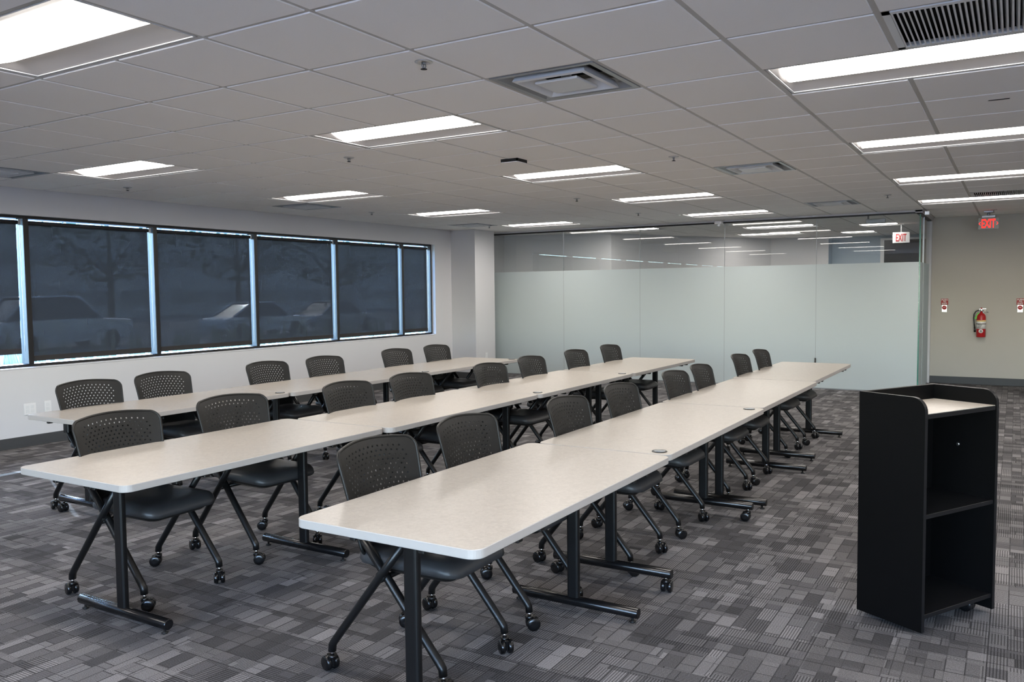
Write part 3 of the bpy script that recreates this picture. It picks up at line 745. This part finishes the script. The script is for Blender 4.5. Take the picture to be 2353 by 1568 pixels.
def outlet(u, v, z, facing, w, label):
    t = thing('wall_outlet', label, 'outlet', (u, v, z), 0, 'white wall plates'); h = 0.058
    t.rotation_euler = (PI/2, 0, 0)       # local x -> u, y -> up, z -> -v
    b = MB(); b.bbox(-w, w, -h, h, 0, 0.006, 0.002); obj('cover_plate', b, M['plate'], t)
    n = 2 if w > 0.05 else 1
    for k in range(n):
        x = (-0.024+0.048*k) if n == 2 else 0
        b = MB(); b.bbox(x-0.017, x+0.017, 0.004, 0.036, 0.005, 0.008, 0.001); b.bbox(x-0.017, x+0.017, -0.036, -0.004, 0.005, 0.008, 0.001); obj('socket', b, M['white_metal'], t)
    return t
outlet(2.215, VL-0.001, 0.37, 0, 0.060, 'double white wall plate below the window behind the first table')
outlet(2.395, VL-0.001, 0.375, 0, 0.036, 'narrow white wall plate to the right of the double one')
outlet(9.86, 4.999, 0.37, 0, 0.036, 'white outlet plate low on the column face')

# ---------------------------------------------------------------- chairs
def yback(x, z):
    s = (z-0.47)/0.42
    return 0.150+0.115*s+0.02*max(0, s-0.75)**2*8-0.052*(x/0.235)**2
def backrest():
    def half(z): return 0.216+0.038*(z-0.47)/0.42
    out = []
    n = 7
    R = 0.046; zt = 0.868; zb = 0.47; rb = 0.04
    right = []
    for k in range(n+1):
        a = -PI/2+PI/2*k/n; right.append((half(zb+rb)-rb+rb*math.cos(a), zb+rb+rb*math.sin(a)))
    for k in range(1, 7): z = zb+rb+(zt-R-zb-rb)*k/7; right.append((half(z), z))
    for k in range(n+1):
        a = PI/2*k/n; right.append((half(zt-R)-R+R*math.cos(a), zt-R+R*math.sin(a)))
    top = []
    xe = right[-1][0]
    for k in range(1, 12):
        x = xe-2*xe*k/12; top.append((x, zt+0.014*(1-(x/xe)**2)))
    outline = right+top+[(-x, z) for x, z in right[::-1]]
    bot = []
    outline = [p for i, p in enumerate(outline) if i == 0 or (Vector(p)-Vector(outline[i-1])).length > 1e-5]
    holes = []; r = 0.0048
    for row in range(16):
        z0 = 0.842-row*0.0192
        dx = 0.0285*(0.72+0.28*(z0-0.5)/0.36)
        for c in range(-9, 10):
            x = (c+0.5*(row % 2))*dx
            z = z0-0.020*(x/0.2)**2+0.006
            if abs(x) < half(z)-0.052 and z > 0.545: holes.append((x, z))
    V = [Vector(p) for p in outline]; E = []; no = len(V)
    for i in range(no): E.append((i, (i+1) % no))
    for hx, hz in holes:
        o = len(V)
        for k in range(6):
            a = PI/3*k+0.3; V.append(Vector((hx+r*math.cos(a), hz+r*math.sin(a))))
        for k in range(6): E.append((o+k, o+(k+1) % 6))
    for ix in range(-8, 9):
        for iz in range(0, 16):
            x, z = ix*0.028, 0.49+iz*0.027
            if abs(x) > half(z)-0.012 or z > 0.855: continue
            if any((x-hx)**2+(z-hz)**2 < 0.0085**2 for hx, hz in holes): continue
            V.append(Vector((x, z)))
    res = delaunay_2d_cdt(V, E, [], 1, 1e-6)
    PV, PF = res[0], res[2]
    fs = []
    for q in PF:
        c = sum((PV[i] for i in q), Vector((0, 0)))/len(q)
        if any((c.x-hx)**2+(c.y-hz)**2 < r*r*0.70 for hx, hz in holes): continue
        fs.append(tuple(q))
    n = len(PV); th = 0.003
    b = MB()
    vs = [(p.x, yback(p.x, p.y), p.y) for p in PV]+[(p.x, yback(p.x, p.y)+th, p.y) for p in PV]
    ff = [q for q in fs]+[tuple(i+n for i in q[::-1]) for q in fs]
    cnt = {}
    for q in fs:
        for i in range(len(q)):
            a, c = q[i], q[(i+1) % len(q)]
            k = (min(a, c), max(a, c)); cnt.setdefault(k, []).append((a, c))
    for k, l in cnt.items():
        if len(l) == 1: a, c = l[0]; ff.append((c, a, a+n, c+n))
    b.add(vs, ff, 0, False)
    b.tube([(x, yback(x, z)+0.003, z) for x, z in outline], 0.0068, 8, 0, True)
    return b
def seat_rings(prof, y0=-0.302, y1=0.170, hw=0.212, r=0.07):
    out = []
    for d, z in prof:
        ring = []
        for x, y in rrect(-hw+d, hw-d, y0+d, y1-d, max(0.012, r-d*0.6), 6):
            fall = 0.030*max(0.0, (-0.20-y)/0.125)**2
            ring.append((x, y, z-fall*(1 if z > 0.44 else 0.35)+0.006*(abs(x)/hw)**2))
        out.append(ring)
    return out
def caster_mesh():
    b = MB()
    AX = Matrix(((0, 0, 1, 0), (0, 1, 0, 0), (-1, 0, 0, 0), (0, 0, 0, 1)))
    for sg in (-1, 1):
        m = Matrix.Translation((sg*0.0165, 0.016, 0.030)) @ AX
        b.lathe([(0.012, -0.0105), (0.026, -0.0105), (0.030, -0.006), (0.030, 0.006), (0.026, 0.0105), (0.012, 0.0105)], 18, 0, m)
    b.bbox(-0.0075, 0.0075, -0.014, 0.034, 0.018, 0.060, 0.003)
    b.tube([(0, 0, 0.050), (0, 0, 0.066)], 0.018, 12)
    b.tube([(0, 0, 0.064), (0, 0, 0.082)], 0.009, 8, 1)
    return b.mesh('caster', [M['gloss'], M['chrome']])
CASTER = caster_mesh()
def chair_proto(label, group):
    t = thing('training_chair', label, 'chair', (0, 0, 0), 0, group)
    b = MB(); b.rings(seat_rings([(0.022, 0.428), (0.006, 0.434), (0.0, 0.447), (0.003, 0.465), (0.014, 0.479), (0.035, 0.487), (0.09, 0.486), (0.16, 0.483)])); obj('seat', b, M['vinyl'], t)
    b = MB(); b.rings(seat_rings([(0.09, 0.402), (0.05, 0.406), (0.035, 0.418), (0.030, 0.431)])); obj('seat_pan', b, M['plastic'], t)
    o = obj('backrest', backrest(), M['plastic'], t)
    for sg in (-1, 1):
        x = sg*0.250
        b = MB(); b.tube([(x, 0.250, 0.080), (x, 0.247, 0.108), (x, 0.232, 0.128), (x, 0.0, 0.42), (x, -0.125, 0.575)], 0.0185, 12, 0, False, 0.85)
        b.lathe([(0.021, -0.012), (0.021, 0.012)], 10, 0, Matrix.Translation((x, -0.127, 0.578)) @ Matrix.Rotation(PI/2, 4, 'Y'))
        l = obj('leg', b, M['black'], t); c = obj('caster', CASTER, None, l); c.location = (x, 0.250, 0); c.rotation_euler = (0, 0, sg*0.5+0.2)
        x = sg*0.222
        b = MB(); b.tube([(x, -0.262, 0.080), (x, -0.259, 0.108), (x, -0.244, 0.128), (x, 0.0, 0.42), (x, 0.118, 0.560)], 0.0185, 12, 0, False, 0.85)
        b.bbox(x-0.016, x+0.016, 0.095, 0.150, 0.545, 0.655, 0.004)
        l = obj('leg', b, M['black'], t); c = obj('caster', CASTER, None, l); c.location = (x, -0.262, 0); c.rotation_euler = (0, 0, 2.4*sg)
        b = MB(); b.lathe([(0.019, -0.020), (0.019, 0.020)], 12, 0, Matrix.Translation((sg*0.236, 0.0, 0.42)) @ Matrix.Rotation(PI/2, 4, 'Y')); obj('pivot_knob', b, M['plastic'], t)
    b = MB(); b.tube([(-0.25, 0.02, 0.395), (0.25, 0.02, 0.395)], 0.012, 8); obj('crossbar', b, M['black'], t)
    return t
ORD = ['first', 'second', 'third', 'fourth', 'fifth', 'sixth', 'seventh', 'eighth']
CH = {
 'window': [(1.155, 2.56, 0.02), (1.80, 2.62, 0.0), (2.88, 2.62, 0.03), (3.56, 2.58, 0.0), (4.68, 2.60, 0.0), (5.40, 2.59, 0.02)],
 'middle': [(0.235, 0.835, 0.03), (1.00, 0.885, -0.06), (1.89, 0.76, 0.02), (2.55, 0.735, 0.0), (3.535, 0.665, 0.0), (4.36, 0.73, 0.02), (5.28, 0.73, 0.0), (6.14, 0.735, 0.0)],
 'front': [(0.255, -0.89, 0.02), (0.95, -0.862, 0.0), (1.81, -0.97, 0.02), (2.565, -0.965, 0.0), (3.53, -0.98, 0.0), (4.14, -0.98, 0.03), (5.32, -0.96, 0.0), (6.00, -0.975, 0.0)]}
WHERE = {'window': 'row by the windows', 'middle': 'middle row', 'front': 'row nearest the lectern'}
c0 = None
for row in ('window', 'middle', 'front'):
    for k, (x, y, r) in enumerate(CH[row]):
        lb = 'black perforated-back chair, %s from the near end of the %s of tables' % (ORD[k], WHERE[row])
        if k == len(CH[row])-1: lb = 'black perforated-back chair at the far end of the %s of tables' % WHERE[row]
        if c0 is None: c0 = chair_proto(lb, 'perforated-back chairs'); c0.location = (x, y, 0); c0.rotation_euler = (0, 0, r)
        else: dup(c0, (x, y, 0), r, lb, 'perforated-back chairs')

# ---------------------------------------------------------------- tables
TCAST = None
def table(label, u0, u1, vl, vr, legs, wheels, groms, lv):
    """top from u0 to u1 along the row, between vr and vl across it"""
    uc, vc = (u0+u1)/2, (vl+vr)/2
    t = thing('training_table', label, 'table', (uc, vc, 0), 0, 'training tables in three rows')
    h, wv = (u1-u0)/2-0.002, (vl-vr)/2; zt, zb = HT, HT-0.031
    P = rrect(-h, h, -wv, wv, 0.045, 8); Pi = rrect(-h+0.002, h-0.002, -wv+0.002, wv-0.002, 0.043, 8)
    b = MB(); b.prism(Pi, zb, zt, 0); b.f.pop; obj('tabletop', b, M['lam'], t)
    b = MB(); n = len(P)
    o_ = [(x, y, zb+0.002) for x, y in P]; o2 = [(x, y, zt-0.002) for x, y in P]; i1 = [(x, y, zt+0.0002) for x, y in Pi]; i0 = [(x, y, zb-0.0002) for x, y in Pi]
    b.rings([i0, o_, o2, i1], 0, None, False, False); obj('edge_band', b, M['edge'], t)
    zc = 0.098 if wheels else 0.045; y = lv-vc
    for lu in legs:
        x = lu-uc
        b = MB(); b.prism(rrect(x-0.016, x+0.016, y-0.030, y+0.030, 0.012, 4), zc, zb-0.02); obj('column', b, M['black'], t)
        b = MB(); b.bbox(x-0.03, x+0.03, y-0.22, y+0.22, zb-0.022, zb-0.0005, 0.003); obj('top_bracket', b, M['black'], t)
        b = MB(); b.tube([(x, y-0.325, zc), (x, y-0.322, zc), (x, y+0.322, zc), (x, y+0.325, zc)], [0.021, 0.0245, 0.0245, 0.021], 14); fb = obj('foot_bar', b, M['gloss'], t)
        for sg in (-1, 1):
            if wheels:
                c = obj('caster', CASTER, None, fb); c.location = (x, y+sg*0.295, 0); c.rotation_euler = (0, 0, 0.6*sg+x)
            else:
                b = MB(); b.lathe([(0.014, 0.0), (0.016, 0.006), (0.006, 0.008), (0.006, 0.026)], 12, 0, Matrix.Translation((x, y+sg*0.295, 0))); obj('glide', b, M['plastic'], fb)
    if len(legs) == 2:
        b = MB(); b.bbox(legs[0]-uc, legs[1]-uc, -0.02, 0.02, zb-0.045, zb-0.022, 0.003); obj('beam', b, M['black'], t)
    for k, (gu, gv) in enumerate(groms):
        m = Matrix.Translation((gu-uc, gv-vc, zt))
        b = MB(); b.lathe([(0.038, -0.001), (0.038, 0.002), (0.035, 0.004), (0.030, 0.0035)], 24, 0, m); gq = obj('grommet', b, M['gloss'], t)
        b = MB(); b.lathe([(0.029, 0.0036), (0.029, 0.0046)], 24, 0, m); obj('grommet_cap', b, M['grey_metal'], gq)
    for sg in (-1, 1):
        for q in (-0.16, 0.13):
            b = MB(); b.bbox(sg*(h-0.035)-0.02, sg*(h-0.035)+0.012, q-0.012, q+0.012, zb-0.016, zb-0.0005, 0.003); obj('link_clip', b, M['plastic'], t)
    for q in (-h+0.27, -h+0.42, h-0.42, h-0.27):
        b = MB(); b.bbox(q-0.016, q+0.016, -wv+0.006, -wv+0.05, zb-0.014, zb-0.0005, 0.003); obj('edge_clip', b, M['plastic'], t)
    return t
GV = 0.06
table('beige table at the near end of the row by the windows', 0.68, 2.38, 2.745, 2.015, (0.885, 2.16), True, [(2.33, 2.09)], 2.385)
table('beige table second from the near end in the row by the windows', 2.385, 4.165, 2.765, 2.005, (2.56, 3.99), False, [(4.11, 2.08)], 2.385)
table('beige table at the far end of the window row, in front of the column', 4.17, 5.98, 2.79, 2.015, (4.36, 5.78), False, [(4.25, 2.09), (5.91, 2.09)], 2.385)
table('beige table at the near end of the middle row', -0.30, 1.375, 1.02, 0.21, (-0.10, 1.04), False, [], 0.55)
table('beige table second from the near end in the middle row', 1.38, 3.15, 0.955, 0.175, (1.55, 2.95), True, [], 0.55)
table('beige table third from the near end in the middle row, with two cable grommets', 3.155, 4.97, 0.955, 0.165, (3.27, 4.78), False, [(3.25, 0.245), (4.89, 0.25)], 0.55)
table('beige table at the far end of the middle row', 4.975, 6.76, 0.94, 0.16, (5.00, 6.50), False, [], 0.55)
table('beige table nearest the camera at the front of the right-hand row', -0.31, 1.36, -0.77, -1.545, (-0.175, 1.03), False, [], -1.19)
table('beige table second from the camera in the right-hand row, with two cable grommets', 1.365, 3.155, -0.81, -1.53, (1.45, 2.92), True, [(1.44, -1.455), (3.075, -1.445)], -1.19)
table('beige table third from the camera in the right-hand row', 3.16, 4.955, -0.80, -1.51, (3.265, 4.52), False, [], -1.19)
table('beige table at the far end of the right-hand row, nearest the glass wall', 4.96, 6.835, -0.775, -1.48, (5.06, 6.38), False, [], -1.15)

# ---------------------------------------------------------------- lectern
LW, LD, LH, LZ = 0.535, 0.32, 1.025, 0.022
la = math.radians(-29.0)
t = thing('lectern', 'tall black open-backed lectern with a beige reading surface', 'lectern', (1.625, -2.335, 0), la)
# local: x along the width (from the left panel), y negative towards the open side
th = 0.019
def side(x):
    b = MB(); r = 0.06; p = [(0, LZ), (-LD, LZ), (-LD, LH-r)]
    for k in range(1, 9):
        a = PI-PI/2*k/8; p.append((-LD+r+r*math.cos(a), LH-r+r*math.sin(a)))
    p.append((0, LH))
    b.prism(p, x, x+th, 0, Matrix(((0, 0, 1, 0), (1, 0, 0, 0), (0, 1, 0, 0), (0, 0, 0, 1))), 1)
    return b
for x in (0, LW-th): obj('side_panel', side(x), [M['lectern'], M['lectern_edge']], t)
b = MB(); b.bbox(th, LW-th, -th, 0, 0.06, LH, 0.0015); obj('front_panel', b, M['lectern'], t)
b = MB(); b.bbox(th, LW-th, -LD+0.004, -th, 0.935, 0.9545, 0.001); o = obj('top_shelf', b, M['lectern_edge'], t)
b = MB(); b.box(th+0.001, LW-th-0.001, -LD+0.006, -th-0.001, 0.9547, 0.957); obj('reading_surface', b, M['lam'], t)['label'] = 'beige laminate reading surface'
b = MB(); b.bbox(th, LW-th, -LD+0.006, -th, 0.507, 0.526, 0.001); obj('middle_shelf', b, M['lectern_edge'], t)
b = MB(); b.bbox(th, LW-th, -LD+0.006, -th, 0.075, 0.094, 0.001); obj('bottom_shelf', b, M['lectern_edge'], t)
b = MB(); b.lathe([(0.009, 0), (0.009, 0.003), (0.005, 0.004)], 14, 0, Matrix.Translation((LW-th, -0.143, 0.754)) @ Matrix.Rotation(-PI/2, 4, 'Y')); obj('lock', b, M['alum'], t)
for x in (0.07, LW-0.07):
    for y in (-0.06, -LD+0.07):
        c = obj('caster', CASTER, None, t); c.location = (x, y, 0); c.rotation_euler = (0, 0, x*3+y*5)

# ---------------------------------------------------------------- outside the windows
GZ = -0.35
b = MB(); b.box(-80, 160, VL+0.4, 160, GZ-0.1, GZ); struct('ground', b, M['asphalt'])
b = MB(); b.box(-60, U0-0.25, -60, VL+0.4, GZ-0.1, GZ); struct('bounce_pavement', b, M['kerb'])  # unseen pale ground, added to bounce sunlight through the back windows onto the ceiling
b = MB(); b.box(-40, 90, VL+0.4, 12.5, GZ, GZ+0.12); struct('lawn', b, M['grass'])
b = MB(); b.box(-40, 90, 12.5, 12.75, GZ, GZ+0.17); struct('kerb', b, M['kerb'])
b = MB()
for k in range(600):
    u = random.uniform(-2, 34); v = random.uniform(10.6, 12.2); hh = random.uniform(0.75, 1.2); r = random.uniform(0.04, 0.09)
    m = Matrix.Translation((u, v, GZ+0.10)) @ Matrix.Rotation(random.uniform(-0.25, 0.25), 4, 'Y') @ Matrix.Rotation(random.uniform(-0.25, 0.25), 4, 'X')
    b.lathe([(r*0.6, 0), (r, hh*0.4), (r*0.5, hh*0.8), (0.004, hh)], 5, 0, m)
o = obj('tall_grass', b, M['grass']); tag(o, 'strip of tall grass tufts outside below the windows', 'grass'); o['kind'] = 'stuff'
def car(loc, rot, L_, H_, W_, paint, label, suv=False):
    t = thing('car', label, 'car', loc, rot, 'cars parked outside'); l = L_/2; hw = W_/2
    sill, belt = 0.28, H_*(0.58 if suv else 0.60)
    prof = [(-l, sill+0.1), (-l+0.05, belt*0.8), (-l+0.15, belt*0.93), (-l*0.48, belt), (l*0.75 if suv else l*0.72, belt), (l-0.06, belt*0.9), (l, belt*0.6), (l-0.02, sill+0.05), (l*0.8, sill), (-l*0.8, sill)]
    rg = []
    for y, k in ((-hw, 0.96), (-hw*0.92, 1.0), (hw*0.92, 1.0), (hw, 0.96)):
        rg.append([(x*k, y, sill+(z-sill)*(0.97 if k < 1 else 1)) for x, z in prof])
    b = MB(); b.rings(rg, 0, None, False); obj('body', b, paint, t)
    ca = [(-l*0.50, belt), (-l*0.20, H_*0.985), (0.05*l, H_), (l*0.55 if suv else l*0.32, H_*0.985), (l*0.86 if suv else l*0.74, belt)]
    rg = [[(x*0.97, sg*hw*0.90*(1 if z < belt+0.01 else 0.80), z) for x, z in ca] for sg in (-1, 1)]
    b = MB(); b.rings(rg, 0, None, False); obj('windows', b, M['car_glass'], t)
    rf = [(-l*0.22, H_*0.98), (0.05*l, H_*1.005), (l*0.57 if suv else l*0.34, H_*0.985)]
    b = MB()
    for sg in (-1, 1):
        b.tube([(-l*0.50, sg*hw*0.88, belt), (-l*0.20, sg*hw*0.71, H_*0.985), (0.05*l, sg*hw*0.71, H_), (l*0.55 if suv else l*0.32, sg*hw*0.71, H_*0.985), (l*0.86 if suv else l*0.74, sg*hw*0.88, belt)], 0.045, 6)
    b.rings([[(x, sg*hw*0.72, z+dz) for (x, z), dz in zip(rf, (0.01, 0.02, 0.01))] for sg in (-1, 1)], 0, None, False, False); obj('roof', b, paint, t)
    for sx in (-0.62, 0.60):
        for sg in (-1, 1):
            b = MB(); b.lathe([(0.10, -0.11), (0.30, -0.11), (0.33, -0.08), (0.33, 0.08), (0.30, 0.11), (0.10, 0.11)], 16, 0, Matrix.Translation((sx*l, sg*(hw-0.10), 0.33)) @ Matrix.Rotation(PI/2, 4, 'X')); obj('wheel', b, M['tyre'], t)
    return t
car((14.4, 26.0, GZ), PI*1.0, 4.9, 1.85, 1.95, M['car_silver'], 'silver car outside, behind the second shade from the left', True)
car((9.3, 26.5, GZ), PI*1.0, 4.6, 1.7, 1.9, M['car_grey'], 'grey car outside, behind the leftmost shade', True)
car((23.5, 26.0, GZ), PI*0.97, 4.7, 1.50, 1.85, M['car_silver'], 'silver car outside, behind the third mullion from the left')
car((28.4, 26.0, GZ), PI*1.02, 4.7, 1.48, 1.85, M['car_grey'], 'grey sedan outside, behind the fourth and fifth shades')
def tree(loc, h, r, label, seed):
    rnd = random.Random(seed); t = thing('tree', label, 'tree', loc, 0, 'trees across the car park')
    b = MB(); b.tube([(0, 0, 0), (0.1, 0.05, h*0.3), (0, 0, h*0.7)], [0.22, 0.17, 0.06], 8)
    for k in range(5):
        a = rnd.uniform(0, 6.28); b.tube([(0, 0, h*0.35), (math.cos(a)*r*0.5, math.sin(a)*r*0.5, h*0.6)], [0.09, 0.03], 6)
    obj('trunk', b, M['bark'], t)
    b = MB()
    for k in range(900):
        a = rnd.uniform(0, 6.28); z = rnd.uniform(-1, 1); q = r*rnd.uniform(0.5, 1.0)*math.sqrt(max(0, 1-z*z))
        p = Vector((math.cos(a)*q, math.sin(a)*q, h*0.66+z*h*0.34)); s = rnd.uniform(0.12, 0.3)
        m = Matrix.Translation(p) @ Matrix.Rotation(rnd.uniform(0, 6), 4, 'Z') @ Matrix.Rotation(rnd.uniform(0, 6), 4, 'X')
        b.add([(-s, 0, 0), (0, -s*0.5, 0), (s, 0, 0.03), (0, s*0.5, 0)], [(0, 1, 2, 3)], 0, False, m)
    o = obj('foliage', b.mesh('foliage', M['leaf'], False), None, t); o['kind'] = 'stuff'
for k, (u, v, h, r, lb) in enumerate(((15, 40, 8.0, 4.2, 'leafy tree outside behind the second shade'), (27, 42, 8.5, 4.6, 'leafy tree outside behind the third shade'), (38, 44, 9.0, 4.8, 'leafy tree outside behind the fourth shade'), (50, 46, 8.0, 4.6, 'leafy tree outside behind the fifth shade'), (6, 40, 8.0, 4.4, 'leafy tree outside behind the leftmost shade'))): tree((u, v, GZ), h, r, lb, k+3)
t = thing('building', 'low pale building far across the car park', 'building', (28, 62, GZ), 0)
b = MB(); b.box(-55, 75, 0, 8, 0, 7.5); obj('facade', b, M['facade'], t)
b = MB(); b.box(-56, 76, -0.6, 8.4, 7.5, 8.1); obj('roof', b, M['kerb'], t)
wm = MB(); wm.bbox(-2.0, 2.0, -0.08, 0.02, 0, 1.1, 0.03); wm = wm.mesh('window', mat('facade_glass', (0.20, 0.22, 0.24), 0.3))
for k in range(20):
    for z in (1.2, 4.4): obj('window', wm, None, t, (-40+k*5.0, 0, z))
